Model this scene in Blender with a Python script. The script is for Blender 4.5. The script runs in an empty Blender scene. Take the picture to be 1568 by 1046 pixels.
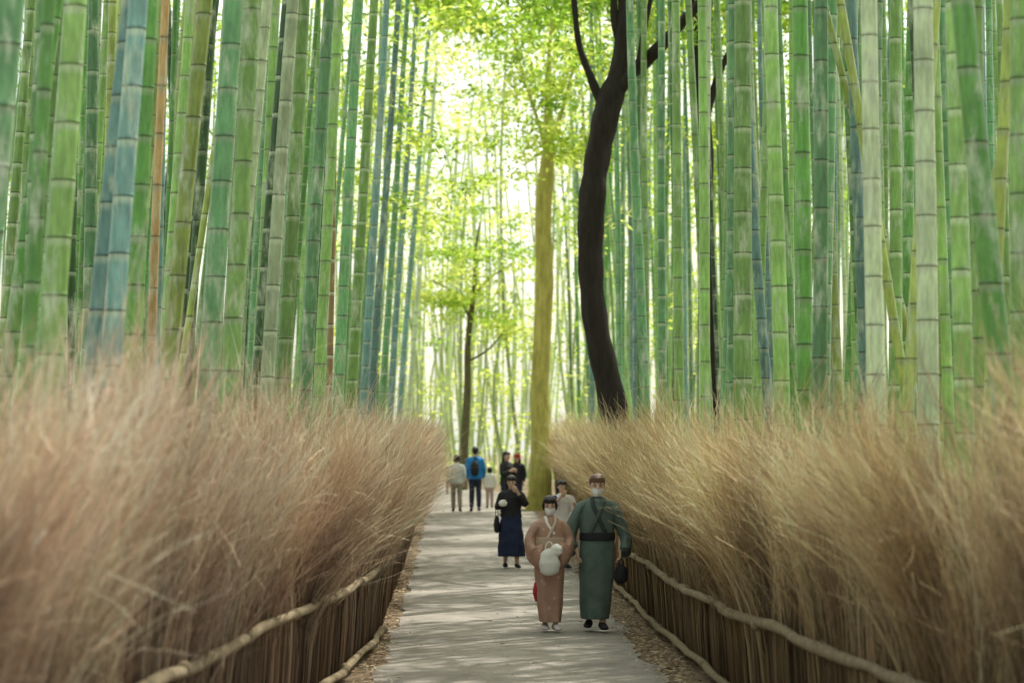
import bpy, math, numpy as np
from mathutils import Vector
rng=np.random.default_rng(7)
scene=bpy.context.scene
def link(o): scene.collection.objects.link(o); return o
def nrm(v):
    v=np.asarray(v,float); return v/(np.linalg.norm(v)+1e-12)
YS=np.concatenate([np.linspace(-60,0,7)[:-1],np.arange(0,130,1.0),np.array([130,160,220,300,450,700])])
def gz_raw(y):
    t=np.clip((np.asarray(y,float)-42)/40,0,1); return 0.78*t**1.25
GZ=gz_raw(YS)
def gz(y): return np.interp(y,YS,GZ)
# ---------------------------------------------------------------- mesh accumulation
class Acc:
    def __init__(s): s.V=[];s.Q=[];s.C=[];s.n=0
    def add(s,V,Q,C):
        s.V.append(np.asarray(V,float)); s.Q.append(np.asarray(Q,int)+s.n)
        C=np.asarray(C,float)
        if C.ndim==1: C=np.tile(C,(len(V),1))
        s.C.append(C); s.n+=len(V)
    def obj(s,name,mat,parent=None,smooth=True):
        V=np.concatenate(s.V);Q=np.concatenate(s.Q);C=np.concatenate(s.C)
        me=bpy.data.meshes.new(name)
        me.vertices.add(len(V)); me.vertices.foreach_set('co',V.ravel().astype(np.float32))
        me.loops.add(Q.size); me.loops.foreach_set('vertex_index',Q.ravel().astype(np.int32))
        me.polygons.add(len(Q)); me.polygons.foreach_set('loop_start',(np.arange(len(Q))*4).astype(np.int32))
        me.update(calc_edges=True)
        a=me.color_attributes.new('Col','FLOAT_COLOR','POINT')
        a.data.foreach_set('color',np.c_[C,np.ones(len(C))].ravel().astype(np.float32))
        me.polygons.foreach_set('use_smooth',np.full(len(Q),smooth))
        me.materials.append(mat)
        o=link(bpy.data.objects.new(name,me))
        if parent: o.parent=parent
        return o
def ring_quads(n,s):
    i=np.arange(n-1)[:,None]*s; j=np.arange(s)[None,:]; k=(j+1)%s
    return np.stack([i+j,i+k,i+s+k,i+s+j],-1).reshape(-1,4)
def tube(acc,P,R,sides,col,R2=None,ref=None,cap=True,bump=0,seed=0):
    P=np.asarray(P,float);R=np.asarray(R,float)*np.ones(len(P))
    R2=R if R2 is None else np.asarray(R2,float)*np.ones(len(P))
    if cap:
        t0=nrm(P[0]-P[1]);t1=nrm(P[-1]-P[-2])
        c0=min(R[0],R2[0]);c1=min(R[-1],R2[-1])
        P=np.vstack([P[0]+t0*c0*.45,P[0]+t0*c0*.3,P,P[-1]+t1*c1*.3,P[-1]+t1*c1*.45])
        f=lambda r:np.concatenate([[r[0]*.01,r[0]*.7],r,[r[-1]*.7,r[-1]*.01]])
        R=f(R);R2=f(R2)
    T=np.gradient(P,axis=0); T/=np.linalg.norm(T,axis=1)[:,None]+1e-12
    u=np.array(ref if ref is not None else ((1,0,0) if abs(T[0][0])<.8 else (0,1,0)),float)
    th=np.arange(sides)/sides*2*np.pi
    V=[];rr=np.random.default_rng(seed)
    ph=rr.uniform(0,6,4)
    for i in range(len(P)):
        b=np.array(ref,float) if ref is not None else u
        u=nrm(b-np.dot(b,T[i])*T[i]); w=np.cross(T[i],u)
        k=1+bump*(np.sin(3*th+ph[0]+i*.35)+.6*np.sin(5*th+ph[1]-i*.5)+.7*np.sin(i*1.3+ph[2]))
        V.append(P[i]+np.outer(np.cos(th)*R[i]*k,u)+np.outer(np.sin(th)*R2[i]*k,w))
    acc.add(np.vstack(V),ring_quads(len(P),sides),(1,1,1))
def smooth_path(pts,m=8):
    pts=np.asarray(pts,float);n=len(pts);tt=np.linspace(0,n-1,(n-1)*m+1)
    out=[]
    for x in tt:
        i=min(int(x),n-2);f=x-i
        p0=pts[max(i-1,0)];p1=pts[i];p2=pts[i+1];p3=pts[min(i+2,n-1)]
        out.append(.5*((2*p1)+(-p0+p2)*f+(2*p0-5*p1+4*p2-p3)*f*f+(-p0+3*p1-3*p2+p3)*f**3))
    return np.array(out)
# ---------------------------------------------------------------- materials
def newmat(name):
    m=bpy.data.materials.new(name);m.use_nodes=True;nt=m.node_tree
    return m,nt,nt.nodes['Principled BSDF'],nt.nodes['Material Output']
def N(nt,t,**k):
    n=nt.nodes.new(t)
    for a,b in k.items(): setattr(n,a,b)
    return n
def noise(nt,scale,detail=4,rough=.6,coord='Object',stretch=(1,1,1)):
    tc=N(nt,'ShaderNodeTexCoord');mp=N(nt,'ShaderNodeMapping');mp.inputs['Scale'].default_value=stretch
    nt.links.new(tc.outputs[coord],mp.inputs[0])
    n=N(nt,'ShaderNodeTexNoise');n.inputs['Scale'].default_value=scale;n.inputs['Detail'].default_value=detail;n.inputs['Roughness'].default_value=rough
    nt.links.new(mp.outputs[0],n.inputs['Vector']);return n
def ramp(nt,src,stops):
    r=N(nt,'ShaderNodeValToRGB');e=r.color_ramp.elements
    while len(e)<len(stops): e.new(.5)
    for i,(p,c) in enumerate(stops):
        e[i].position=p;e[i].color=(*c,1) if len(c)==3 else c
    nt.links.new(src,r.inputs[0]);return r
def mix(nt,a,b,fac,mode='MIX'):
    m=N(nt,'ShaderNodeMix',data_type='RGBA',blend_type=mode)
    for s,v in ((m.inputs[0],fac),(m.inputs[6],a),(m.inputs[7],b)):
        if hasattr(v,'links'): nt.links.new(v,s)
        else: s.default_value=v if not isinstance(v,tuple) else ((*v,1) if len(v)==3 else v)
    return m.outputs[2]
def bump(nt,bs,src,strength,dist=.01):
    b=N(nt,'ShaderNodeBump');b.inputs['Strength'].default_value=strength;b.inputs['Distance'].default_value=dist
    nt.links.new(src,b.inputs['Height']);nt.links.new(b.outputs[0],bs.inputs['Normal'])
def attr(nt): return N(nt,'ShaderNodeAttribute',attribute_name='Col').outputs['Color']
M_bam,nt,bs,_=newmat('bamboo_skin')
n1=noise(nt,2.2,5,.65,stretch=(3,3,.9)); n2=noise(nt,14,3,.6,stretch=(2,2,.4))
c=mix(nt,attr(nt),(0.66,0.72,0.58),ramp(nt,n1.outputs[0],[(.52,(0,0,0)),(.69,(.75,.75,.75))]).outputs[0])
c=mix(nt,c,ramp(nt,n2.outputs[0],[(.3,(.58,.6,.56)),(.7,(1.15,1.15,1.1))]).outputs[0],.8,'MULTIPLY')
nt.links.new(c,bs.inputs['Base Color']);bs.inputs['Roughness'].default_value=.3
bump(nt,bs,n2.outputs[0],.15,.004)
M_twig,nt,bs,_=newmat('brushwood_twig')
nt.links.new(attr(nt),bs.inputs['Base Color']);bs.inputs['Roughness'].default_value=.6
def barkmat(name,a,b,sc=6):
    m,nt,bs,_=newmat(name);n=noise(nt,sc,8,.7,stretch=(2,2,.5))
    r=ramp(nt,n.outputs[0],[(.3,a),(.7,b)]);nt.links.new(r.outputs[0],bs.inputs['Base Color'])
    bs.inputs['Roughness'].default_value=.9;bump(nt,bs,n.outputs[0],.9,.05);return m
M_dark=barkmat('dark_bark',(.008,.006,.005),(.035,.025,.018))
M_moss=barkmat('mossy_bark',(.28,.25,.05),(.64,.57,.16),4)
M_brown=barkmat('brown_bark',(.07,.06,.03),(.16,.14,.06))
M_rail=barkmat('weathered_rail',(.17,.13,.07),(.48,.38,.24),12)
def leafmat(name,tr=.6):
    m,nt,bs,out=newmat(name)
    nt.nodes.remove(bs);a=attr(nt)
    d=N(nt,'ShaderNodeBsdfDiffuse');t=N(nt,'ShaderNodeBsdfTranslucent');mx=N(nt,'ShaderNodeMixShader');mx.inputs[0].default_value=tr
    nt.links.new(a,d.inputs[0]);nt.links.new(mix(nt,a,(1.35,1.3,.8),1.0,'MULTIPLY'),t.inputs[0])
    nt.links.new(d.outputs[0],mx.inputs[1]);nt.links.new(t.outputs[0],mx.inputs[2]);nt.links.new(mx.outputs[0],out.inputs[0]);return m
M_leaf=leafmat('leaf')
M_ground,nt,bs,_=newmat('leaf_litter_ground')
n=noise(nt,9,8,.75);n2=noise(nt,.6,3,.5)
c=mix(nt,ramp(nt,n.outputs[0],[(.3,(.09,.065,.04)),(.5,(.22,.16,.095)),(.7,(.40,.31,.20))]).outputs[0],(.12,.15,.05),ramp(nt,n2.outputs[0],[(.5,(0,0,0)),(.75,(.5,.5,.5))]).outputs[0])
nt.links.new(c,bs.inputs['Base Color']);bs.inputs['Roughness'].default_value=.95;bump(nt,bs,n.outputs[0],.8,.04)
M_path,nt,bs,_=newmat('worn_asphalt')
n=noise(nt,60,6,.7);n2=noise(nt,.9,5,.6);n3=noise(nt,4,5,.7)
c=ramp(nt,n.outputs[0],[(.3,(.22,.205,.19)),(.7,(.40,.38,.355))]).outputs[0]
c=mix(nt,c,ramp(nt,n2.outputs[0],[(.3,(.70,.69,.67)),(.7,(1.2,1.18,1.12))]).outputs[0],1.,'MULTIPLY')
c=mix(nt,c,ramp(nt,n3.outputs[0],[(.35,(.83,.82,.80)),(.65,(1.08,1.07,1.05))]).outputs[0],1.,'MULTIPLY')
nt.links.new(c,bs.inputs['Base Color']);bs.inputs['Roughness'].default_value=.85;bump(nt,bs,n.outputs[0],.5,.006)
# ---------------------------------------------------------------- ground + path
xs=np.array([-400,-150,-60,-30,-15,-8,-4,-2,0,2,4,8,15,30,60,150,400.])
gx,gy=np.meshgrid(xs,YS);g=Acc();nx=len(xs)
i,j=np.meshgrid(np.arange(len(YS)-1),np.arange(nx-1),indexing='ij');b=i*nx+j
g.add(np.c_[gx.ravel(),gy.ravel(),np.repeat(GZ,nx)],np.stack([b,b+1,b+nx+1,b+nx],-1).reshape(-1,4),(1,1,1))
g.obj('ground',M_ground)
py0=YS[(YS>=-10)&(YS<=100)];py=np.unique(np.r_[py0,np.arange(5,80,.25)])
bend=np.clip(py-72,0,None)**1.7*.03
rp=np.random.default_rng(55)
pl=np.interp(py,[0,13,20,27,66,80],[-1.1,-.95,-.70,-.62,-.62,-.66])+.04*np.sin(py*1.1)+.03*np.sin(py*2.7)-bend+rp.normal(0,.02,len(py))
pr=np.interp(py,[0,13,20,27,45,66,80],[1.95,1.9,1.9,1.98,2.2,2.3,2.35])+.05*np.sin(py*.9+1)+.03*np.sin(py*2.3)-bend+rp.normal(0,.025,len(py))
p=Acc();z=gz(py)+.012
rows=[pl+(pr-pl)*f for f in (0,.25,.5,.75,1)]
V=np.stack([np.c_[r,py,z+h] for r,h in zip(rows,(0,.012,.02,.012,0))],1).reshape(-1,3)
i,j=np.meshgrid(np.arange(len(py)-1),np.arange(4),indexing='ij');b=i*5+j
p.add(V,np.stack([b,b+1,b+6,b+5],-1).reshape(-1,4),(1,1,1));p.obj('path',M_path)
# ---------------------------------------------------------------- leaves
def leaves(acc,C,size,wid,cols,rg,down=.3):
    n=len(C);d=rg.normal(size=(n,3));d[:,2]=d[:,2]*.5-down;d/=np.linalg.norm(d,axis=1)[:,None]
    s=np.cross(d,rg.normal(size=(n,3)));s/=np.linalg.norm(s,axis=1)[:,None]+1e-9
    L=size*rg.uniform(.6,1.3,n)[:,None];W=wid*rg.uniform(.7,1.3,n)[:,None]
    V=np.stack([C,C+d*L*.45+s*W*.5,C+d*L,C+d*L*.45-s*W*.5],1).reshape(-1,3)
    acc.add(V,np.arange(4*n).reshape(-1,4),np.repeat(cols,4,axis=0))
def clumps(acc,centres,rad,n,size,wid,palette,rg,flat=.45):
    centres=np.asarray(centres);m=len(centres);pal=np.asarray(palette)
    k=np.repeat(np.arange(m),n);o=rg.normal(size=(m*n,3));o*=(rad*rg.uniform(.5,1.3,m)[k])[:,None];o[:,2]*=flat
    base=pal[rg.integers(0,len(pal),m)]
    col=base[k]*rg.uniform(.7,1.3,(m*n,1))
    leaves(acc,centres[k]+o,size,wid,col,rg)
# ---------------------------------------------------------------- bamboo
PAL=dict(g=(.13,.35,.065),l=(.30,.53,.14),c=(.16,.38,.16),b=(.20,.38,.37),e=(.52,.33,.15),p=(.50,.60,.38),y=(.40,.50,.12),d=(.035,.10,.022))
def culm(acc,X,Y,dia,lx,ly,col,H=14,sides=12,fine=True,bow=0.,sp=.34):
    z0=float(gz(Y))-.05;zs=[];z=.1;s=.15
    while z<H: zs.append(z);z+=s;s=min(s*1.18,sp)*rng.uniform(.95,1.05)
    zs=np.array(zs)
    if fine: tab=[(-.07,1,0),(-.030,1,1),(-.010,1.,1.2),(-.003,1.02,2),(.004,1.06,2.),(.011,1.0,0.5),(.028,1,0)]
    else: tab=[(-.045,1,0),(-.015,1,1),(.0,1.04,2),(.018,1,0)]
    o=np.array([t[0] for t in tab]);rf=np.array([t[1] for t in tab]);ty=np.array([t[2] for t in tab])
    Z=(zs[:,None]+o).ravel();RF=np.tile(rf,len(zs));TY=np.tile(ty,len(zs))
    r=dia/2*(1-.45*Z/H)*RF
    k=rng.uniform(-.4,.4);sw=rng.uniform(-.012,.012)
    t=Z/H
    cx=X+lx*Z+bow*np.sin(t*np.pi)+sw*np.sin(Z*.9+k*9);cy=Y+ly*Z+.3*k*t*t
    base=np.array(col)*rng.uniform(.62,1.25);tint=rng.uniform(.82,1.18,len(zs)).repeat(len(tab))
    C=base[None]*tint[:,None]
    pale=base*.55+np.array([.30,.33,.26])*rng.uniform(.4,1.4);dk=base*.42
    C=np.where((TY[:,None]>=1)&(TY[:,None]<2),pale,C);C=np.where(TY[:,None]==2,dk,C);C=np.where(TY[:,None]==.5,base*.75,C)
    th=np.arange(sides)/sides*2*np.pi
    V=np.stack([cx[:,None]+r[:,None]*np.cos(th),cy[:,None]+r[:,None]*np.sin(th),np.repeat((z0+Z)[:,None],sides,1)],-1).reshape(-1,3)
    acc.add(V,ring_quads(len(Z),sides),np.repeat(C,sides,axis=0))
FG=[(-2.75,15.6,.18,.05,'l'),(-2.77,17,.145,.085,'b'),(-2.45,16.5,.16,.045,'b'),(-2.5,18.2,.15,.03,'g'),(-2.75,21.5,.09,.02,'e'),
(-2.1,19.5,.19,.045,'c'),(-2.0,20.7,.18,.035,'l'),(-1.95,23.5,.15,.05,'p'),(-1.9,26,.175,.03,'l'),(-1.85,28.6,.175,.04,'c'),
(-1.82,31.5,.17,.03,'l'),(-1.72,33.9,.10,0.0,'e'),(-1.8,36,.19,.035,'c'),(-1.78,40,.2,.04,'l'),(-1.75,45,.18,.04,'b'),(-1.8,50,.19,.05,'b'),
(-1.72,56,.19,.045,'c'),(-1.7,62,.2,.05,'b'),(-1.62,69,.2,.06,'b'),(-1.5,76,.19,.065,'p'),(-2.9,19.3,.13,.05,'g'),(-2.5,24,.15,.03,'g'),(-2.4,27.5,.14,.06,'d'),
(-3.3,18.5,.13,.02,'g'),(-3.2,22,.14,.05,'c'),(-2.6,31,.16,.03,'l'),(-2.7,36,.15,.04,'c'),(-3.1,17.2,.10,.06,'g'),(-2.65,14.6,.1,.03,'g'),
(3.03,25,.22,.005,'l'),(3.30,18.5,.155,-.01,'p'),(3.5,17.6,.175,0,'p'),(3.65,17.0,.15,-.01,'l'),(3.75,15.9,.15,.01,'l'),(3.9,18,.11,.06,'y'),
(3.15,22.5,.165,-.02,'l'),(3.2,21,.15,.01,'c'),(3.3,28,.15,0,'c'),(3.25,31,.16,.01,'p'),(3.3,34.5,.16,-.005,'l'),(3.35,38,.15,0,'c'),
(3.45,42.5,.15,.0,'l'),(3.6,47,.15,.01,'b'),(3.7,52,.16,-.01,'c'),(3.9,66,.17,.0,'b'),(4.1,58,.15,.01,'c'),(3.7,20.3,.12,.07,'y'),(3.5,24,.13,.0,'g'),
(3.9,27,.15,-.03,'g'),(3.8,22,.13,.02,'c'),(4.1,30,.15,.0,'d'),(4.4,24,.15,.015,'l'),(4.3,19.5,.14,.0,'l'),(3.15,29.5,.14,-.005,'l'),(3.7,14.9,.12,.0,'l'),(4.05,36,.16,.02,'l')]
for (X,Y,d,lx,c) in FG:
    a=Acc();culm(a,X,Y,d,lx+(.015 if X<0 else 0),rng.uniform(-.01,.01),PAL[c],sides=16,sp=.38 if Y<20 else .44)
    a.obj('bamboo',M_bam)
gl=Acc();gr=Acc();fc=np.array([(f[0],f[1]) for f in FG])
def fill(acc,side,n):
    made=[];t=0
    while len(made)<n and t<n*30:
        t+=1
        Y=rng.uniform(11,95)
        if side<0:
            lim=.2*Y+1.8;lo=np.interp(Y,[0,13,20,27],[3.2,2.7,2.2,1.95]);X=-rng.uniform(lo,max(lim,lo+.6))
        else:
            lo=np.interp(Y,[0,13,22,27,40,56,75,95],[4.2,3.8,3.2,3.1,3.3,3.9,4.2,4.4]);X=rng.uniform(lo,.25*Y+2.5+lo*.3)
        if min((fc[:,0]-X)**2+(fc[:,1]-Y)**2)<.12: continue
        if made and min((np.array(made)[:,0]-X)**2+(np.array(made)[:,1]-Y)**2)<.1: continue
        made.append((X,Y))
        c=rng.choice(list('gglllccbbypdde'),p=[.13,.12,.12,.11,.08,.10,.06,.03,.02,.06,.05,.05,.05,.02])
        culm(acc,X,Y,rng.uniform(.08,.19),rng.normal(.048 if side<0 else -.008,.03),rng.normal(0,.015),PAL[c],H=14,sides=9,fine=Y<30,sp=rng.uniform(.33,.48),bow=rng.normal(0,.08))
    return made
ml=fill(gl,-1,300);mr=fill(gr,1,370)
for X,Y,d,lx in ((3.8,19,.10,.22),(4.4,21,.1,-.16),(4.9,26,.11,.2),(5.6,25,.1,-.25),(3.7,28,.1,.12),(4.0,16,.12,.13),(-3.1,24,.08,.15)): culm(gr,X,Y,d,lx,.0,PAL['y'],H=12,sides=9)
gl.obj('bamboo_grove',M_bam);gr.obj('bamboo_grove',M_bam)
fb=Acc()
for k in range(190):
    Y=rng.uniform(84,135);X=rng.uniform(-.05*Y,.12*Y)
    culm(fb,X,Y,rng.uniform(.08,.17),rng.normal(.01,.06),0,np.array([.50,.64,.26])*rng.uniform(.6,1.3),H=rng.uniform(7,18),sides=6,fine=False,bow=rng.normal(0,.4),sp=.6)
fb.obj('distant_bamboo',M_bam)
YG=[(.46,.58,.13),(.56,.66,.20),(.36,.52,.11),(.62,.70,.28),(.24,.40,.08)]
fo=Acc()
n=1100;Y=rng.uniform(78,135,n);X=rng.uniform(-.06*Y,.13*Y);Z=1+rng.beta(1.2,1.0,n)*27
keep=~((np.abs(X/Y-.03)<.013)&(Z/Y>.085)&(rng.random(n)<.8))
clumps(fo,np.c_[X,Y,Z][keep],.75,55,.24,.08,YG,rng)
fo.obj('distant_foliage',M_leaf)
ca=Acc();cg=[(.18,.31,.05),(.26,.40,.07),(.34,.46,.10)]
tops=np.array([(x,y) for x,y in ml+mr]+[(f[0],f[1]) for f in FG])
F=lambda x,y:np.sin(x*1.1+1)+np.sin(y*.62+2)+np.sin(x*.5-y*.41)+.8*np.sin(x*.9+y*.9)
G=lambda x,y:np.sin(x*2.1+1.3)+np.sin(y*1.45+.6)+np.sin(x*1.2-y*1.1)+.9*np.sin(x*.55+y*.7+2)
fld=F(tops[:,0],tops[:,1])
sel=tops[((fld>.4)&(tops[:,0]>0))|(fld>.8)|(tops[:,1]>55)]
k=np.repeat(np.arange(len(sel)),2)
C=np.c_[sel[k]+rng.normal(0,.7,(len(k),2)),rng.uniform(10.4,15,len(k))-np.clip(sel[k][:,1]-50,0,40)*.04]
clumps(ca,C,.5,40,.28,.085,cg,rng)
# leaf clumps added overhead, mostly out of frame, gaps shaped to dapple path with sun
n=2200;X=rng.uniform(-1.5,11.5,n);Y=rng.uniform(4,70,n);f=G(X,Y);kk=f>-.12
X,Y=X[kk],Y[kk];Z=rng.uniform(13.8,15.0,len(X))
clumps(ca,np.c_[X,Y,Z],.36,48,.30,.12,cg,rng)
n=150;Y=rng.uniform(46,78,n);sd=rng.random(n)<.6;X=np.where(sd,rng.normal(-.9,.6,n),rng.normal(3.6,.6,n));Z=rng.uniform(7,15,n)
clumps(ca,np.c_[X,Y,Z],.4,40,.2,.06,YG,rng)
ca.obj('bamboo_canopy',M_leaf)
# ---------------------------------------------------------------- brushwood fences
def fence(name,line,side,rails,tone,seed):
    rg=np.random.default_rng(seed)
    par=link(bpy.data.objects.new(name,None))
    L=np.array(line,float);seg=np.linalg.norm(np.diff(L,axis=0),axis=1);S=np.r_[0,np.cumsum(seg)]
    def pos(s): return np.c_[np.interp(s,S,L[:,0]),np.interp(s,S,L[:,1])]
    def tan(s):
        d=pos(s+.2)-pos(s-.2);return d/np.linalg.norm(d,axis=1)[:,None]
    inn=lambda t:np.c_[t[:,1],-t[:,0]]*(-side)
    dens_s=np.interp(L[:,1],[0,32,75],[540,420,220])
    grid=np.linspace(0,S[-1],400);dn=np.interp(grid,S,dens_s);cdf=np.cumsum(dn);tot=int(cdf[-1]*(grid[1]));cdf=cdf/cdf[-1]
    s=np.interp(rg.random(tot),cdf,grid)
    base=pos(s);t=tan(s);nv=inn(t)
    off=rg.random(tot)**1.3*.6
    layer=(off*3).astype(int)
    cl=(s/.20+layer*.37).astype(int)+layer*700;cl2=(s/.9+layer*.3).astype(int)+layer*130;M=cl.max()+3
    cA=rg.normal(0,1,M);cB=rg.normal(0,1,M);cH=rg.normal(0,1,M);cC=rg.uniform(.45,1.45,M);dA=rg.normal(0,1,M);dB=rg.normal(0,1,M)
    near=np.interp(base[:,1],[8,18,30],[1.12,1.06,1.0])
    h=(1.97+.17*cH[cl]+.17*dA[cl2]+rg.normal(0,.15,tot)-.05*off)*near
    lean=.25+.17*cA[cl]+.17*dB[cl2]+rg.normal(0,.13,tot)+off*.25
    along=.30*cB[cl]+.18*dA[cl2]+rg.normal(0,.11,tot)-.12
    K=8;u=np.linspace(0,1,K);f=np.clip((u-.32)/.68,0,1)**1.6
    wig=rg.normal(0,.012,(tot,K,3))*u[None,:,None]
    z0=gz(base[:,1])
    B=base-nv*off[:,None]
    P=np.zeros((tot,K,3))
    bulge=.05*np.sin(u*np.pi)
    P[:,:,:2]=B[:,None,:]+nv[:,None,:]*(lean[:,None]*f[None]+bulge)[:,:,None]+t[:,None,:]*(along[:,None]*f[None])[:,:,None]
    P[:,:,2]=z0[:,None]-.02+h[:,None]*u[None]-(np.abs(lean)*.25)[:,None]*f[None]**2
    P+=wig
    acc=Acc()
    def ribbons(P,w,col0,col1,pw):
        n,K,_=P.shape;a=rg.uniform(0,np.pi*2,n);sd=np.c_[np.cos(a),np.sin(a),rg.normal(0,.25,n)]
        u=np.linspace(0,1,K);W=w[:,None]*(1-.75*u[None])
        A=P-sd[:,None]*W[:,:,None]*.5;Bq=P+sd[:,None]*W[:,:,None]*.5
        V=np.stack([A,Bq],2).reshape(-1,3)
        i,j=np.meshgrid(np.arange(n),np.arange(K-1),indexing='ij');b=(i*K+j)*2
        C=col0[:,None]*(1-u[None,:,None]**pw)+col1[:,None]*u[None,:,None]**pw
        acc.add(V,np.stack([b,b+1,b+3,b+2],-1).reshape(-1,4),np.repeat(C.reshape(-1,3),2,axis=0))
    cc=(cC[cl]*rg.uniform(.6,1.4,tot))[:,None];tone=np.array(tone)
    c0=tone*np.array([.15,.105,.07])*cc;c1=np.minimum(np.array([.80,.63,.47])*tone*cc,.88)  # brown base to pale tip; contrast pushed to paint sunlit tips and dark depth
    far=np.interp(base[:,1],[0,30,75],[.8,1.,1.7])
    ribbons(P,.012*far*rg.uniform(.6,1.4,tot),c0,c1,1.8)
    m=np.repeat(np.arange(tot),4);n=len(m);st=rg.uniform(.45,.97,n)*(K-1);i0=np.clip(st.astype(int),0,K-2);fr=(st-i0)[:,None]
    S0=P[m,i0]*(1-fr)+P[m,i0+1]*fr;d=P[m,i0+1]-P[m,i0];d/=np.linalg.norm(d,axis=1)[:,None]+1e-9
    d=d+rg.normal(0,.33,(n,3));d/=np.linalg.norm(d,axis=1)[:,None]
    ln=rg.uniform(.15,.48,n)[:,None];k4=np.linspace(0,1,4)
    cv=rg.normal(0,.08,(n,3));cv[:,2]+=.02
    Q=S0[:,None]+d[:,None]*(ln*k4[None])[:,:,None]+cv[:,None]*(k4**2)[None,:,None]
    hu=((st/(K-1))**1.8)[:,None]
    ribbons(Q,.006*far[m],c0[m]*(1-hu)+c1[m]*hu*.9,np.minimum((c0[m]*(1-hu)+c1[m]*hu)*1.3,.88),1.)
    acc.obj(name+'_twigs',M_twig,par)
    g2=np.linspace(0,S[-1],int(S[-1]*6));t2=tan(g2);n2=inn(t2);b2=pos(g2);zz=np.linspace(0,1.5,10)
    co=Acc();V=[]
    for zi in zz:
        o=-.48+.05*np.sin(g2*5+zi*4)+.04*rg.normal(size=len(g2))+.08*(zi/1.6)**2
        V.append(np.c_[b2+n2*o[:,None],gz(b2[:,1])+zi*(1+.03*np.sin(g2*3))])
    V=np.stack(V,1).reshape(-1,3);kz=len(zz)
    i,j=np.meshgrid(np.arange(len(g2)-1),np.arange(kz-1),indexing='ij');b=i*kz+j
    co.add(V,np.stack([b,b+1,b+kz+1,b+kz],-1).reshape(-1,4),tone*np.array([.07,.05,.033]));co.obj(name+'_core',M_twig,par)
    ra=Acc()
    for (ya,yb,zh,r) in rails:
        yy=np.arange(ya,yb+.01,.5);xx=np.interp(yy,L[:,1],L[:,0])
        pts=np.c_[xx+.08*(-side)+.012*np.sin(yy*2.1+zh)+rg.normal(0,.008,len(yy)),yy,gz(yy)+zh+.016*np.sin(yy*.9+ya)+rg.normal(0,.008,len(yy))]
        R=r*(1+.15*(rg.random(len(yy))<.3)+.06*rg.normal(size=len(yy)))
        tube(ra,pts,R,10,(1,1,1),bump=.04,seed=seed)
        for yk in np.arange(ya+.8,yb,2.3):
            xk=float(np.interp(yk,L[:,1],L[:,0]))+.08*(-side);zk=float(gz(yk))+zh
            tube(ra,[(xk,yk-.03,zk),(xk,yk+.03,zk)],r*1.25,10,(1,1,1))
    ra.obj(name+'_rails',M_rail,par)
    return par
LL=[(-2.35,4),(-1.68,13),(-1.23,18.9),(-.86,24),(-.78,27),(-.80,40),(-.82,66),(-.86,75)]
RL=[(3.6,4),(2.80,13),(2.42,19),(2.35,24),(2.40,29),(2.50,36),(2.78,46),(3.15,56),(3.3,66),(3.3,75)]
fence('brushwood_fence',LL,-1,[(4,27.2,.80,.036),(5,27,.10,.034),(27.8,48,.95,.025),(49,74,.95,.025)],(1.0,.88,.80),3)
fence('brushwood_fence',RL,1,[(4,20.5,.72,.040),(20.2,34,.72,.036),(5,36,.12,.034),(36,56,.9,.03),(56,74,.9,.03)],(1.0,.91,.66),4)
fl=Acc();n=18000;Y=rng.uniform(12,75,n);sd=rng.random(n)<.65
X=np.where(sd,np.interp(Y,[13,20,27,45,75],[2.0,2.0,2.12,2.35,2.5])+rng.normal(.03,.14,n),-.70-np.abs(rng.normal(.0,.1,n))+rng.normal(.05,.06,n))
X=np.where(rng.random(n)<.05,rng.uniform(-.7,2,n),X)
cols=np.array([(.34,.19,.10),(.48,.34,.20),(.24,.13,.06),(.55,.45,.28)])[rng.integers(0,4,n)]*rng.uniform(.6,1.2,(n,1))
C=np.c_[X,Y,gz(Y)+.04+rng.uniform(0,.02,n)]
a=rng.uniform(0,6.28,n);d=np.c_[np.cos(a),np.sin(a),rng.normal(0,.12,n)];s=np.c_[-np.sin(a),np.cos(a),rng.normal(0,.2,n)]
l=rng.uniform(.03,.075,n)[:,None];w=l*.4
fl.add(np.stack([C-d*l*.5,C+s*w*.5,C+d*l*.5,C-s*w*.5],1).reshape(-1,3),np.arange(4*n).reshape(-1,4),np.repeat(cols,4,axis=0))
fl.obj('fallen_leaves',M_twig)
ff=Acc()
for x in np.arange(-.9,.9,.42): tube(ff,[(x,77,.6),(x,77,1.55)],.04,8,(1,1,1))
for zz in (1.1,1.4): tube(ff,[(-1.1,76.94,zz),(0,76.94,zz+.02),(.95,76.94,zz)],.03,8,(1,1,1))
ff.obj('wooden_fence',M_rail)
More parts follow.
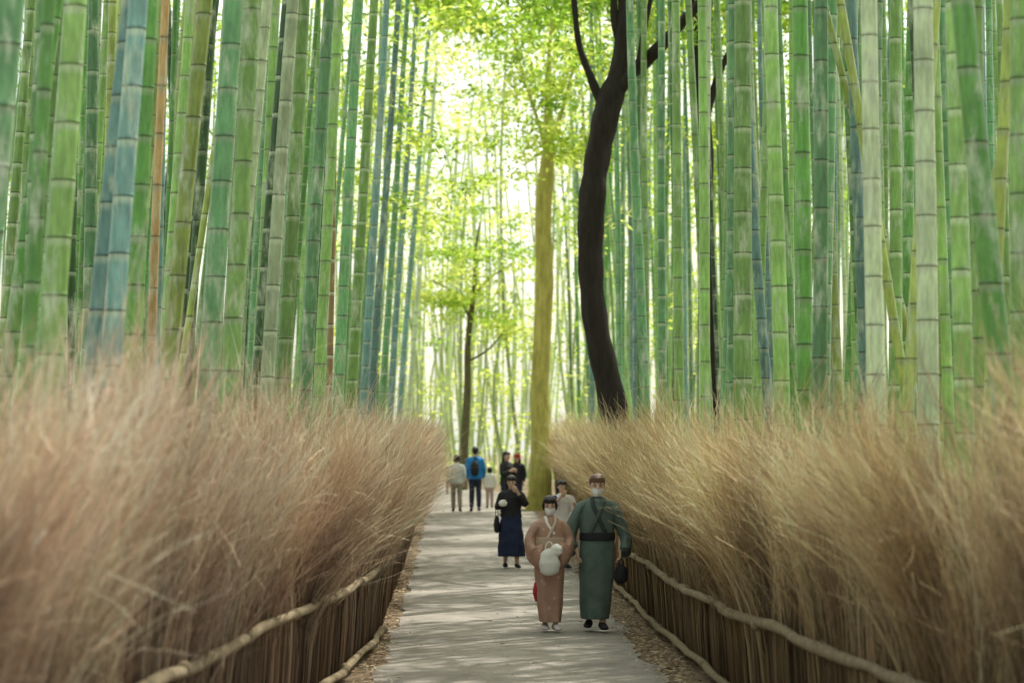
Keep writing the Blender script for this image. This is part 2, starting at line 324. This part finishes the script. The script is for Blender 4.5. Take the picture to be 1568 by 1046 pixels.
# ---------------------------------------------------------------- trees
def tree(name,limbs,mat,leafc,lr,nleaf,size,wid,pal,seed,bm=.045):
    rg=np.random.default_rng(seed);par=link(bpy.data.objects.new(name,None));a=Acc()
    for pts,r in limbs:
        P=smooth_path(pts,7);R=np.interp(np.linspace(0,len(r)-1,len(P)),np.arange(len(r)),r)
        tube(a,P,R,18,(1,1,1),bump=bm,seed=seed)
    a.obj(name+'_trunk',mat,par)
    if len(leafc):
        l=Acc();clumps(l,leafc,lr,nleaf,size,wid,pal,rg,.35);l.obj(name+'_crown',M_leaf,par)
    return par
Y0=43
dl=[([(3.12,Y0,-.1),(3.06,Y0,1.3),(3.0,Y0,2.2),(2.86,Y0,3.1),(2.62,Y0,4.3),(2.50,Y0,5.4),(2.56,Y0,6.4),(2.64,Y0,7.3),(2.84,Y0,8.2),(3.06,Y0,8.9),(3.14,Y0,9.8),(3.20,Y0+.2,11),(3.2,Y0,13)],[.36,.28,.26,.24,.22,.22,.24,.22,.24,.17,.15,.12,.05]),
 ([(2.78,Y0,8.1),(2.52,Y0,8.75),(2.31,Y0,9.35),(2.22,Y0,10.2),(2.1,Y0,11.5)],[.10,.07,.055,.05,.03]),
 ([(2.88,Y0,8.3),(3.2,Y0-.1,8.75),(3.45,Y0-.1,8.97),(3.75,Y0-.6,9.2),(4.05,Y0-1.2,9.5),(4.5,Y0-1.5,10.0),(5.2,Y0-1.5,11)],[.15,.13,.13,.11,.09,.08,.04]),
 ([(3.4,Y0-.1,9.0),(3.5,Y0,9.6),(3.7,Y0,10.6)],[.07,.05,.03]),([(3.1,Y0,9.2),(2.95,Y0,9.9),(3.0,Y0,11)],[.09,.07,.04])]
rg=np.random.default_rng(5);lc=np.c_[rg.uniform(0.9,6,90),rg.uniform(44,52,90),rg.uniform(10.1,13,90)]
tree('dark_trunk_tree',dl,M_dark,lc,.4,45,.13,.07,[(.20,.36,.06),(.30,.46,.09),(.13,.26,.04)],2,.07)
tree('dark_trunk_tree',[([(5.3,48,0),(5.25,48,3),(5.15,48,6),(5.1,48,8),(5.0,48,9.3),(4.85,48,11.5)],[.16,.15,.13,.17,.15,.08]),([(5.1,48,8.6),(5.4,48,9.6),(5.9,48,10.6)],[.09,.07,.04])],M_dark,[],0,0,0,0,0,9)
yl=[([(2.45,66,.2),(2.48,66,.9),(2.5,66,2),(2.47,66,3.7),(2.55,66,5.2),(2.60,66,6.7),(2.57,66,8.2),(2.63,66,9.4),(2.72,66,10.4),(2.70,66,12),(2.8,66,14)],[.46,.33,.27,.25,.24,.24,.22,.22,.16,.08,.03]),
 ([(2.68,66,10),(2.45,66,11),(2.0,66,12.4),(1.7,66,13.6)],[.07,.05,.04,.02]),([(2.68,66,10.2),(3.1,66,11.4),(3.5,66,13)],[.08,.05,.03]),
 ([(2.3,66,.35),(1.9,65.8,.42)],[.12,.05]),([(2.7,66,.4),(3.0,65.9,.42)],[.12,.05])]
lc=np.r_[np.c_[rg.normal(2.3,1.2,70),rg.uniform(66.5,70,70),rg.uniform(9.7,14.5,70)],np.c_[rg.normal(2.6,.8,40),rg.uniform(64.3,65.6,40),rg.uniform(10.0,13.5,40)]]
tree('mossy_trunk_tree',yl,M_moss,lc,.40,55,.17,.08,YG,3,.03)
tl=[([(.45,80,.6),(.5,80,2.2),(.6,80,4),(.62,80,5.7),(.82,80,7.4),(.86,80,8.6),(1.0,80,9.6)],[.16,.14,.12,.10,.08,.05,.02]),
 ([(.75,80,6.3),(.2,80,7.2),(-.6,80,7.7)],[.05,.03,.02]),([(.8,80,7.2),(1.4,80,7.8),(2.2,80,8.3)],[.05,.03,.02]),([(.65,80,5),(1.3,80,5.4),(1.9,80,6.1)],[.04,.03,.02])]
lc=np.r_[np.c_[rg.uniform(-1.2,2.6,60),rg.uniform(78.5,81.5,60),rg.normal(8.3,1.3,60)],np.c_[rg.normal(1.8,.5,14),rg.uniform(79,81,14),rg.normal(6.1,.3,14)],np.c_[rg.normal(-.5,.5,14),rg.uniform(79,81,14),rg.normal(7.,.3,14)]]
tree('slender_tree',tl,M_brown,lc,.42,55,.17,.09,YG,4)
# ---------------------------------------------------------------- people
def solid(name,col,rough=.8,var=.15,bsc=120,pat=None):
    m,nt,bs,_=newmat(name);n=noise(nt,7,4,.6);n2=noise(nt,bsc,2,.5)
    c=mix(nt,(*col,1),ramp(nt,n.outputs[0],[(.3,(1-var,)*3),(.7,(1+var,)*3)]).outputs[0],1.,'MULTIPLY')
    if pat:
        v=N(nt,'ShaderNodeTexVoronoi');v.inputs['Scale'].default_value=pat[1];tc=N(nt,'ShaderNodeTexCoord');nt.links.new(tc.outputs['Object'],v.inputs['Vector'])
        c=mix(nt,c,(*pat[0],1),ramp(nt,v.outputs['Distance'],[(pat[2],(.75,)*3),(pat[2]+.08,(0,0,0))]).outputs[0])
    nt.links.new(c,bs.inputs['Base Color']);bs.inputs['Roughness'].default_value=rough;bump(nt,bs,n2.outputs[0],.25,.003);return m
SK=solid('skin',(.60,.38,.28),.5,.05);HR=solid('black_hair',(.016,.012,.010),.4,.3);HB=solid('brown_hair',(.12,.06,.035),.45,.3)
MK=solid('mask_white',(.80,.79,.77),.8,.03);BLK=solid('black_cloth',(.012,.012,.016));WHT=solid('white_cloth',(.80,.78,.75),.85,.05)
EYE=solid('eye_dark',(.02,.015,.012),.25,.02);LIP=solid('lips',(.38,.13,.11),.5,.03);RED=solid('red_cloth',(.5,.02,.03));SHW=solid('pale_shoe',(.6,.56,.56))
HEAD=[(-.118,.012,.012,-.050),(-.108,.034,.036,-.042),(-.085,.050,.058,-.028),(-.05,.062,.078,-.012),(-.015,.070,.090,-.002),(.03,.075,.098,.004),(.07,.069,.090,.008),(.098,.048,.064,.010),(.115,.012,.015,.010)]
def rings(acc,R,sides=24,o=(0,0,0)):
    o=np.array(o);th=np.arange(sides)/sides*2*np.pi;V=[]
    R=[(R[0][0]-.001,.0004,.0004,R[0][3])]+list(R)+[(R[-1][0]+.001,.0004,.0004,R[-1][3])]
    for z,rx,ry,cy in R: V.append(np.c_[rx*np.cos(th),cy+ry*np.sin(th),np.full(sides,z)]+o)
    acc.add(np.vstack(V),ring_quads(len(R),sides),(1,1,1))
def rem(o,v,it=4,f=.5):
    m=o.modifiers.new('r','REMESH');m.mode='VOXEL';m.voxel_size=v;m.use_smooth_shade=True
    s=o.modifiers.new('s','SMOOTH');s.iterations=it;s.factor=f;return o
def hand(acc,w,d,nrmv,side,curl=.5):
    w=np.array(w,float);d=nrm(d);nv=nrm(np.array(nrmv)-np.dot(nrmv,d)*d);s=np.cross(d,nv)*side
    tube(acc,[w-d*.02,w+d*.02,w+d*.055,w+d*.088],[.024,.032,.04,.038],12,(1,1,1),R2=[.018,.016,.015,.012],ref=s)
    for i,(o,l) in enumerate(((.030,.070),(.010,.080),(-.011,.074),(-.030,.058))):
        p=w+d*.078+s*o;pts=[p];a=0
        for k,fr in enumerate((.36,.36,.28)):
            a+=curl*(.35 if k==0 else .6)
            p=p+(d*math.cos(a)+nv*math.sin(a)+s*o*.8)*l*fr;pts.append(p)
        tube(acc,pts,[.0095,.009,.0085,.0072],8,(1,1,1))
    p=w+d*.022+s*.028
    tube(acc,[p,p+(d*.6+s*.7+nv*.2)*.03,p+(d*.85+s*.55+nv*.45)*.052,p+(d*1.+s*.45+nv*.6)*.07],[.012,.011,.010,.008],8,(1,1,1))
def person(name,X,Y,rot,h,arms,legs,hair='short',hmat=None,mask=False,head=(0,0),shoe=None,curl=(.5,.5),palm=None,torso=1.,vox=.007):
    k=h/1.72;par=link(bpy.data.objects.new(name,None));par.location=(X,Y,float(gz(Y))+.033);par.rotation_euler=(0,0,rot);par.scale=(k,k,k)
    b=Acc();o=(1,1,1)
    tube(b,[(0,0,.86),(0,0,.95),(0,.0,1.08),(0,0,1.25),(0,.0,1.36),(0,.005,1.43)],np.array([.13,.155,.125,.15,.16,.09])*torso,16,o,R2=[.09,.105,.09,.105,.10,.06],ref=(1,0,0))
    tube(b,[(0,.01,1.38),(0,.0,1.47),(0,-.005,1.54)],[.06,.052,.05],12,o)
    for sd,A in zip((1,-1),arms):
        S,E,Wr=[np.array(p,float) for p in A];m1=S*.5+E*.5;m2=E*.6+Wr*.4
        tube(b,[(S[0]*.55,S[1],S[2]-.01),S+(0,0,-.02),m1,E,m2,Wr],[.05,.05,.044,.037,.036,.024],12,o)
        hand(b,Wr,Wr-E,(palm or ((-1,0,0),(1,0,0)))[0 if sd==1 else 1],sd,curl[0 if sd==1 else 1])
    for sd,Lg in zip((1,-1),legs):
        Hh,Kn,An,fd=[np.array(p,float) for p in Lg]
        tube(b,[Hh,Hh*.5+Kn*.5,Kn,Kn*.65+An*.35,An],[.088,.075,.055,.056,.036],12,o)
        fd=nrm(fd);tube(b,[An-fd*.045+(0,0,-.03),An+fd*.03+(0,0,-.035),An+fd*.11+(0,0,-.052),An+fd*.165+(0,0,-.058)],[.034,.038,.042,.03],12,o,R2=[.034,.035,.022,.014],ref=np.cross(fd,(0,0,1)))
        s=Acc();q=An.copy()
        tube(s,[q-fd*.07+(0,0,-.045),q-fd*.03+(0,0,-.037),q+fd*.05+(0,0,-.045),q+fd*.13+(0,0,-.057),q+fd*.19+(0,0,-.062)],[.034,.043,.045,.049,.036],14,o,R2=[.036,.046,.042,.028,.018],ref=np.cross(fd,(0,0,1)))
        s.obj('shoe',shoe or BLK,par)
    hp=link(bpy.data.objects.new('head_pivot',None));hp.parent=par;hp.location=(0,-.008,1.602);hp.rotation_euler=(head[1],0,head[0])
    hd=Acc();rings(hd,HEAD)
    tube(hd,[(0,-.085,.022),(0,-.100,-.004),(0,-.110,-.024),(0,-.094,-.034)],[.008,.010,.014,.010],10,o)
    for s in (1,-1):
        tube(hd,[(s*.073,.012,-.03),(s*.080,.016,-.008),(s*.080,.020,.02)],[.009,.013,.012],8,o,R2=[.006,.007,.006],ref=(0,1,0))
        tube(hd,[(s*.014,-.086,.02),(s*.034,-.085,.026),(s*.052,-.072,.018)],[.006,.008,.005],8,o)
        tube(hd,[(s*.03,-.066,-.03),(s*.04,-.06,-.045)],[.018,.015],8,o)
    tube(hd,[(-.024,-.083,-.064),(0,-.092,-.062),(.024,-.083,-.064)],[.006,.010,.006],8,o)
    tube(hd,[(0,.012,-.06),(0,.015,-.13)],[.05,.05],12,o)
    rem(hd.obj('head',SK,hp),.005,3)
    e=Acc()
    for s in (1,-1):
        tube(e,[(s*.022,-.0905,.002),(s*.031,-.0925,.004),(s*.041,-.0865,.002)],[.003,.0062,.003],8,o,R2=[.004]*3)
        tube(e,[(s*.018,-.096,.026),(s*.032,-.0965,.032),(s*.048,-.085,.027)],[.002,.0035,.002],6,o)
    e.obj('eyes_and_brows',EYE,hp)
    if not mask:
        e=Acc();tube(e,[(-.02,-.093,-.063),(0,-.102,-.061),(.02,-.093,-.063)],[.003,.0055,.003],8,o);e.obj('mouth',LIP,hp)
    else:
        mk=Acc();V=[];th=np.radians(np.linspace(-68,68,17));zz=np.linspace(-.118,-.022,9)
        RH=np.array(HEAD)
        for z in zz:
            rx=np.interp(z,RH[:,0],RH[:,1])+.008;ry=np.interp(z,RH[:,0],RH[:,2])+.010;cy=np.interp(z,RH[:,0],RH[:,3])
            bl=.016*np.exp(-(th/.45)**2)*(1-((z+.06)/.07)**2)
            V.append(np.c_[(rx+.0)*np.sin(th),cy-(ry+bl)*np.cos(th),np.full(17,z)])
        i,j=np.meshgrid(np.arange(8),np.arange(16),indexing='ij');bb=i*17+j
        mk.add(np.vstack(V),np.stack([bb,bb+1,bb+18,bb+17],-1).reshape(-1,4),o);mk.obj('face_mask',MK,hp)
    hr=Acc();hm=hmat or HR
    rings(hr,[(-.07,.02,.02,.06),(-.06,.055,.04,.055),(-.02,.078,.068,.042),(.015,.087,.080,.034),(.045,.091,.098,.022),(.07,.090,.108,.012),(.095,.082,.098,.008),(.115,.065,.08,.008),(.130,.042,.055,.008),(.139,.015,.02,.01)],28)
    for q in range(11):
        x=-.06+.012*q;tube(hr,[(x*.8,-.05,.115),(x,-.090+abs(x)*.3,.085),(x*1.12,-.100+abs(x)*.45,.043+.006*math.sin(q*2.3))],[.015,.014,.007],6,o)
    if hair=='long':
        for q in range(9):
            a=math.pi*(q/8);x=.072*math.cos(a);y=.045+.055*math.sin(a);tube(hr,[(x,y*.8,.05),(x*1.1,y,-.06),(x*1.15,y+.01,-.18),(x*1.0,y+.0,-.27)],[.026,.026,.024,.012],8,o)
    if hair=='bob':
        for q in range(9):
            a=math.pi*(q/8);x=.078*math.cos(a);y=.02+.065*math.sin(a);tube(hr,[(x,y*.8,.05),(x*1.08,y,-.04),(x*1.0,y-.005,-.10)],[.026,.026,.016],8,o)
    if hair=='bun':
        rings(hr,[(-.05,.01,.01,.11),(-.035,.035,.03,.11),(-.01,.046,.042,.112),(.02,.04,.038,.112),(.042,.01,.01,.11)],16)
        for s in (1,-1): tube(hr,[(s*.07,-.03,.06),(s*.086,-.02,.0),(s*.08,-.01,-.05)],[.02,.018,.01],8,o)
    rem(hr.obj('hair',hm,hp),.006,2)
    rem(b.obj('body',SK,par),vox,2)
    return par,hp
def gmesh(acc,R,amp=.02,kf=7,seed=0,lvl=34,sq=2.3,sides=64,fold_top=.15):
    R=np.array(sorted(R,key=lambda r:-r[0]),float);z=np.linspace(R[0,0],R[-1,0],lvl)
    g=lambda c:np.interp(-z,-R[:,0],R[:,c]);rx,ry,cx,cy=g(1),g(2),g(3),g(4)
    th=np.arange(sides)/sides*2*np.pi;rr=np.random.default_rng(seed);ph=rr.uniform(0,6.28,6)
    ct,st=np.cos(th),np.sin(th);e=2/sq;X=np.sign(ct)*np.abs(ct)**e;Yy=np.sign(st)*np.abs(st)**e
    V=[]
    for i in range(lvl):
        f=(i/(lvl-1));am=amp*(fold_top+(1-fold_top)*f**1.2)
        q=1+am*(np.sin(kf*th+ph[0]+1.5*f)+.7*np.sin((kf*2-3)*th+ph[1]-2*f)+.4*np.sin(3*th+ph[2]+5*f))+amp*.35*np.sin(22*f+2*np.sin(2*th+ph[3])+ph[4])
        row=np.c_[cx[i]+rx[i]*X*q,cy[i]+ry[i]*Yy*q,np.full(sides,z[i])]
        if i==0: V.append(np.c_[row[:,:2]*.004,row[:,2]+.002])
        V.append(row)
        if i==lvl-1: V.append(np.c_[row[:,:2]*.004,row[:,2]])
    V=np.vstack(V[::-1]);acc.add(V,ring_quads(lvl+2,sides),(1,1,1))
    return lambda x,zz:float(np.interp(-zz,-z,cy)-np.interp(-zz,-z,ry)*max(0,1-abs((x-np.interp(-zz,-z,cx))/np.interp(-zz,-z,rx))**sq)**(1/sq))
def smesh(acc,P,R,R2,ref=(1,0,0),seed=0,bumpv=.035):
    P=smooth_path(P,5);n=len(P);f=lambda r:np.interp(np.linspace(0,len(r)-1,n),np.arange(len(r)),r)
    tube(acc,P,f(R),24,(1,1,1),R2=f(R2),ref=ref,bump=bumpv,seed=seed)
def cloth(par,name,mat,R,sleeves=(),vox=.008,it=3,**kw):
    a=Acc();fy=gmesh(a,R,**kw) if R is not None else None
    for s in sleeves: smesh(a,*s)
    rem(a.obj(name,mat,par),vox,it);return fy
def strip(par,name,fy,pts,w,mat,off=.012):
    a=Acc();P=smooth_path([(x,0,z) for x,z in pts],6);V=[]
    for i,p in enumerate(P):
        t=nrm(P[min(i+1,len(P)-1)]-P[max(i-1,0)]);s=np.array([t[2],0,-t[0]])
        for q in (-w/2,0,w/2):
            x,zz=p[0]+s[0]*q,p[2]+s[2]*q;V.append((x,fy(x,zz)-off,zz))
    n=len(P);i,j=np.meshgrid(np.arange(n-1),np.arange(2),indexing='ij');b=i*3+j
    a.add(V,np.stack([b,b+1,b+4,b+3],-1).reshape(-1,4),(1,1,1));o=a.obj(name,mat,par)
    m=o.modifiers.new('t','SOLIDIFY');m.thickness=.01;return o
def bag(par,name,c,w,hh,d,mat,handle=.12,seed=0):
    a=Acc();cx,cy,cz=c
    zz=np.linspace(0,1,12);prof=np.interp(zz,[0,.1,.5,.85,1],[.55,.9,1,.75,.35])
    P=[(cx,cy,cz-hh/2+hh*t) for t in zz];tube(a,P,prof*w/2,20,(1,1,1),R2=prof*d/2,ref=(1,0,0),bump=.06,seed=seed)
    if handle:
        t=np.linspace(0,np.pi,11);tube(a,np.c_[cx+w*.2*np.cos(t),np.full(11,cy),cz+hh*.42+handle*np.sin(t)],.008,8,(1,1,1))
    return a.obj(name,mat,par)
SHL,SHR=(.175,0,1.385),(-.175,0,1.385)
# --- man in kimono
kg=solid('grey_green_kimono',(.09,.13,.115),.8,.2)
armsM=((SHL,(.27,.03,1.10),(.25,-.10,.87)),(SHR,(-.27,.03,1.10),(-.235,-.10,.88)))
legsM=(((.08,0,.9),(.065,-.045,.50),(.05,-.10,.10),(.1,-1,0)),((-.08,0,.9),(-.075,.02,.49),(-.09,.10,.11),(-.15,-1,0)))
par,hp=person('man_in_kimono',1.67,27.3,0.0,1.74,armsM,legsM,'short',HB,True,(.0,.06),BLK,(.9,.6))
fy=cloth(par,'kimono_robe',kg,[(1.485,.07,.068,0,.01),(1.455,.10,.085,0,.005),(1.42,.165,.10,0,0),(1.34,.205,.125,0,0),(1.18,.195,.135,0,-.005),(1.04,.182,.13,0,-.005),(.92,.195,.14,0,-.005),(.62,.19,.15,-.005,-.01),(.35,.172,.17,-.015,-.01),(.13,.155,.19,-.025,-.005)],
 [([(.10,0,1.405),(.19,0,1.355),(.275,.02,1.15),(.315,.02,1.0),(.30,-.03,.86)],[.04,.06,.07,.075,.07],[.07,.10,.12,.15,.17],(1,0,0),3),
  ([(-.10,0,1.405),(-.19,0,1.355),(-.275,.02,1.15),(-.305,.02,1.0),(-.285,-.03,.88)],[.04,.06,.07,.075,.07],[.07,.10,.12,.15,.17],(1,0,0),4)],amp=.045,kf=5,seed=1)
strip(par,'collar_under',fy,[(-.062,1.48),(-.05,1.38),(.02,1.22),(.08,1.09)],.045,solid('collar_dark',(.03,.04,.04)))
strip(par,'collar_over',fy,[(.062,1.48),(.05,1.38),(-.02,1.22),(-.09,1.08)],.045,solid('collar_green',(.055,.08,.07)),.02)
cloth(par,'obi_sash',BLK,[(1.085,.197,.152,0,-.005),(1.0,.20,.156,0,-.005)],amp=.004,lvl=6)
bag(par,'drawstring_pouch',(.255,-.14,.63),.15,.2,.09,BLK,.09,1)
# --- woman in kimono
kp=solid('rose_brown_kimono',(.42,.25,.185),.8,.12,pat=((.55,.40,.32),9,.16))
armsW=((SHL,(.24,.02,1.12),(.05,-.20,1.03)),(SHR,(-.24,.02,1.12),(-.06,-.20,1.0)))
legsW=(((.075,0,.9),(.06,-.04,.5),(.06,-.09,.10),(.1,-1,0)),((-.075,0,.9),(-.07,0,.49),(-.06,.02,.10),(-.1,-1,0)))
par,hp=person('woman_in_kimono',1.13,27.2,.12,1.50,armsW,legsW,'bun',HR,True,(-.15,.1),SHW,(1.,1.),((0,.3,-1),(0,.3,-1)))
fy=cloth(par,'kimono_robe',kp,[(1.475,.065,.065,0,.01),(1.445,.10,.085,0,.005),(1.41,.16,.10,0,0),(1.32,.19,.12,0,0),(1.15,.19,.14,0,-.005),(1.0,.18,.14,0,-.005),(.86,.195,.15,0,0),(.6,.185,.15,.0,0),(.35,.165,.15,.0,-.01),(.12,.14,.155,.0,-.02)],
 [([(.10,0,1.395),(.185,0,1.34),(.25,0,1.17),(.205,-.09,1.0),(.11,-.16,.98)],[.04,.058,.07,.075,.07],[.07,.10,.11,.15,.17],(1,.0,0),6),
  ([(-.10,0,1.395),(-.185,0,1.34),(-.26,0,1.17),(-.23,-.09,.98),(-.12,-.16,.95)],[.04,.058,.07,.075,.07],[.07,.10,.11,.15,.17],(1,0,0),7)],amp=.045,kf=5,seed=5)
strip(par,'under_collar',fy,[(-.065,1.47),(-.05,1.38),(.0,1.30),(.04,1.24)],.035,WHT)
strip(par,'collar_over',fy,[(.063,1.47),(.05,1.38),(-.01,1.27),(-.06,1.18)],.04,solid('collar_cream',(.55,.42,.33)),.02)
cloth(par,'obi_sash',solid('obi_cream',(.45,.33,.24),pat=((.6,.5,.4),14,.2)),[(1.20,.198,.155,0,-.005),(1.12,.203,.165,0,-.005),(.98,.198,.16,0,-.005)],amp=.004,lvl=8)
bag(par,'white_handbag',(-.06,-.33,.90),.27,.32,.13,WHT,.12,4)
bag(par,'white_bundle',(.03,-.33,1.05),.17,.14,.12,WHT,0,6)
cloth(par,'red_lining',RED,None,[([(-.175,.02,.62),(-.19,.02,.5),(-.175,.02,.38)],[.02,.03,.012],[.05,.06,.02])],vox=.006)
a=Acc()
for q in range(6): tube(a,[(.06,.03,.10),(.06+.03*math.cos(q),.03+.01*q/6,.10+.03*math.sin(q))],[.01,.015],8,(1,1,1))
a.obj('hair_flowers',solid('blue_flower',(.08,.10,.35)),hp)
# --- woman in navy skirt
nv=solid('navy_cloth',(.010,.018,.062),.8,.25)
armsD=((SHL,(.26,-.06,1.17),(.09,-.19,1.42)),(SHR,(-.25,.0,1.12),(-.20,-.15,1.22)))
legsD=(((.09,0,.9),(.09,-.06,.5),(.10,-.06,.09),(.1,-1,0)),((-.09,0,.9),(-.09,.03,.49),(-.10,.12,.10),(-.1,-1,0)))
par,hp=person('woman_in_navy_skirt',1.07,41.7,.1,1.58,armsD,legsD,'long',HR,False,(-.2,.12),BLK,(.7,.9),((0,1,.3),(0,.5,-1)))
TOPR=[(1.475,.065,.062,0,.01),(1.44,.11,.085,0,0),(1.41,.165,.10,0,0),(1.32,.19,.125,0,0),(1.1,.175,.125,0,0)]
cloth(par,'black_top',BLK,TOPR+[(.95,.20,.14,0,0)],
 [([(.11,0,1.39),(.185,0,1.35),(.26,-.05,1.19),(.20,-.11,1.27),(.13,-.16,1.36)],[.045,.06,.056,.052,.045],[.06,.07,.07,.06,.05],(0,1,0),3),
  ([(-.11,0,1.39),(-.185,0,1.35),(-.25,0,1.14),(-.23,-.07,1.17),(-.21,-.12,1.21)],[.045,.06,.056,.052,.045],[.06,.07,.07,.06,.05],(0,1,0),4)],amp=.03,kf=5,seed=8,lvl=18)
cloth(par,'navy_skirt',nv,[(1.06,.165,.122,0,0),(.95,.19,.14,0,0),(.7,.215,.17,.0,0),(.45,.235,.19,.0,0),(.22,.25,.20,.0,.0)],amp=.07,kf=9,seed=9)
bag(par,'white_pouch',(-.19,-.24,1.22),.16,.11,.1,WHT,0,3)
bag(par,'black_shoulder_bag',(-.27,.02,.82),.12,.30,.16,BLK,.25,2)
# --- woman in white blouse
armsB=((SHL,(.25,-.08,1.15),(.20,-.22,1.25)),(SHR,(-.24,-.08,1.2),(-.06,-.20,1.42)))
legsS=(((.09,0,.9),(.09,-.03,.5),(.10,-.02,.09),(.1,-1,0)),((-.09,0,.9),(-.09,.0,.49),(-.10,.06,.10),(-.1,-1,0)))
par,hp=person('woman_in_white_blouse',1.93,41.5,.2,1.50,armsB,legsS,'long',HR,False,(.1,.0),BLK,(.6,.6),((0,.5,-1),(0,1,.3)))
bl=solid('floral_blouse',(.72,.66,.66),.85,.05,pat=((.45,.22,.25),22,.14))
cloth(par,'blouse',bl,TOPR+[(.88,.215,.15,0,0)],[([(.11,0,1.39),(.185,0,1.35),(.25,-.07,1.17),(.22,-.15,1.21)],[.045,.062,.06,.05],[.06,.075,.075,.06],(0,1,0),3),
 ([(-.11,0,1.39),(-.185,0,1.35),(-.245,-.08,1.21),(-.15,-.14,1.31)],[.045,.062,.06,.05],[.06,.075,.075,.06],(0,1,0),3)],amp=.04,kf=6,seed=8,lvl=18)
cloth(par,'long_skirt',solid('grey_skirt',(.30,.28,.27)),[(1.0,.165,.125,0,0),(.9,.20,.145,0,0),(.6,.22,.17,.0,0),(.28,.25,.2,.0,.0)],amp=.06,kf=9,seed=9)
bag(par,'tote_bag',(.19,-.24,.98),.24,.30,.1,bl,.16,3)
# --- far group
def casual(name,X,Y,rot,h,top,bot,hair,hm=None,arms=None,legs=None,mask=False,head=(0,0),shoe=None):
    arms=arms or ((SHL,(.23,.03,1.12),(.22,-.06,.88)),(SHR,(-.23,.03,1.12),(-.22,-.06,.88)));legs=legs or legsS
    par,hp=person(name,X,Y,rot,h,arms,legs,hair,hm,mask,head,shoe,vox=.010)
    sl=[]
    for A in arms:
        S,E,W=[np.array(p,float) for p in A]
        sl.append(([(S[0]*.6,S[1],S[2]+.005),S+(0,0,-.03),E,E*.2+W*.8],[.045,.06,.055,.045],[.06,.072,.06,.048],(0,1,0),3))
    cloth(par,'jacket',top,TOPR+[(.86,.20,.14,0,0)],sl,vox=.011,it=2,amp=.04,kf=6,seed=8,lvl=18)
    sl=[]
    for Lg in legs:
        Hh,Kn,An=[np.array(p,float) for p in Lg[:3]]
        sl.append(([Hh+(0,0,.06),Hh,Kn,An+(0,0,.03)],[.085,.093,.073,.06],[.1,.105,.078,.066],(1,0,0),5))
    cloth(par,'trousers',bot,[(1.0,.155,.115,0,0),(.9,.18,.13,0,0),(.82,.17,.12,0,0)],sl,vox=.011,it=2,amp=.01,kf=5,seed=5,lvl=8)
    return par,hp
khaki=solid('khaki_cloth',(.30,.27,.20));blue=solid('blue_jacket',(.02,.22,.55));navyt=solid('dark_jeans',(.02,.03,.07));grey=solid('pale_grey_cloth',(.62,.64,.61))
walk=(((.09,0,.9),(.10,-.12,.52),(.10,-.05,.10),(.1,-1,0)),((-.09,0,.9),(-.09,.03,.49),(-.10,.18,.13),(-.1,-1,-.2)))
par,hp=casual('man_in_blue_jacket',.70,65,math.pi,1.72,blue,navyt,'short')
a=Acc();tube(a,[(.02,.19,.98),(.02,.20,1.05),(.02,.20,1.22),(.02,.18,1.32)],[.09,.11,.11,.07],14,(1,1,1),R2=[.06,.08,.08,.05],ref=(1,0,0));a.obj('backpack',BLK,par)
a=Acc();tube(a,[(-.17,-.12,1.2),(-.14,-.06,1.42),(-.0,.13,1.43),(.12,.19,1.2)],.02,8,(1,1,1));a.obj('strap',BLK,par)
casual('person_in_grey_jacket',.20,64.5,math.pi,1.52,grey,khaki,'bob',legs=walk)
casual('child_in_white_shirt',1.12,67,math.pi,1.12,WHT,solid('pink_trousers',(.5,.36,.33)),'bob')
par,hp=casual('woman_in_black_vest',1.46,62,.9,1.66,solid('black_vest',(.02,.022,.02)),navyt,'long',arms=((SHL,(.24,-.05,1.13),(.12,-.22,1.2)),(SHR,(-.24,-.05,1.13),(-.12,-.22,1.22))))
par,hp=casual('person_in_red_hat',1.82,65,-.3,1.52,BLK,navyt,'long')
a=Acc();rings(a,[(.02,.093,.108,.01),(.05,.096,.112,.01),(.09,.094,.110,.01),(.125,.07,.085,.01),(.148,.03,.03,.01)],24);tube(a,[(0,-.09,.045),(0,-.16,.03)],[.07,.055],14,(1,1,1),R2=[.008,.005],ref=(1,0,0));a.obj('cap',RED,hp)
# ---------------------------------------------------------------- light + camera
SD=nrm((.42,.50,1.0));el=math.asin(SD[2]);az=math.atan2(SD[0],SD[1])
w=bpy.data.worlds.new('World');scene.world=w;w.use_nodes=True;nt=w.node_tree
sky=N(nt,'ShaderNodeTexSky',sky_type='NISHITA');sky.sun_disc=False;sky.sun_elevation=el;sky.sun_rotation=az;sky.dust_density=5;sky.air_density=1
ad=N(nt,'ShaderNodeVectorMath',operation='ADD');ad.inputs[1].default_value=(5.7,5.8,4.9)
nt.links.new(sky.outputs[0],ad.inputs[0]);nt.links.new(ad.outputs[0],nt.nodes['Background'].inputs[0]);nt.nodes['Background'].inputs[1].default_value=.15
sl=bpy.data.lights.new('sun','SUN');sl.energy=5;sl.angle=math.radians(.53);sl.color=(1,.94,.84)
so=link(bpy.data.objects.new('sun',sl));so.rotation_euler=Vector(SD).to_track_quat('Z','Y').to_euler()
cam=bpy.data.cameras.new('camera');cam.lens=85;cam.sensor_width=36;cam.clip_end=2000;cam.clip_start=.1
cam.dof.use_dof=True;cam.dof.focus_distance=27.5;cam.dof.aperture_fstop=1.9
co=link(bpy.data.objects.new('camera',cam));co.location=(0,0,2.05);co.rotation_euler=(math.radians(92.58),0,math.radians(-1.486))
scene.camera=co
scene.view_settings.view_transform='Standard';scene.view_settings.look='None';scene.view_settings.exposure=0
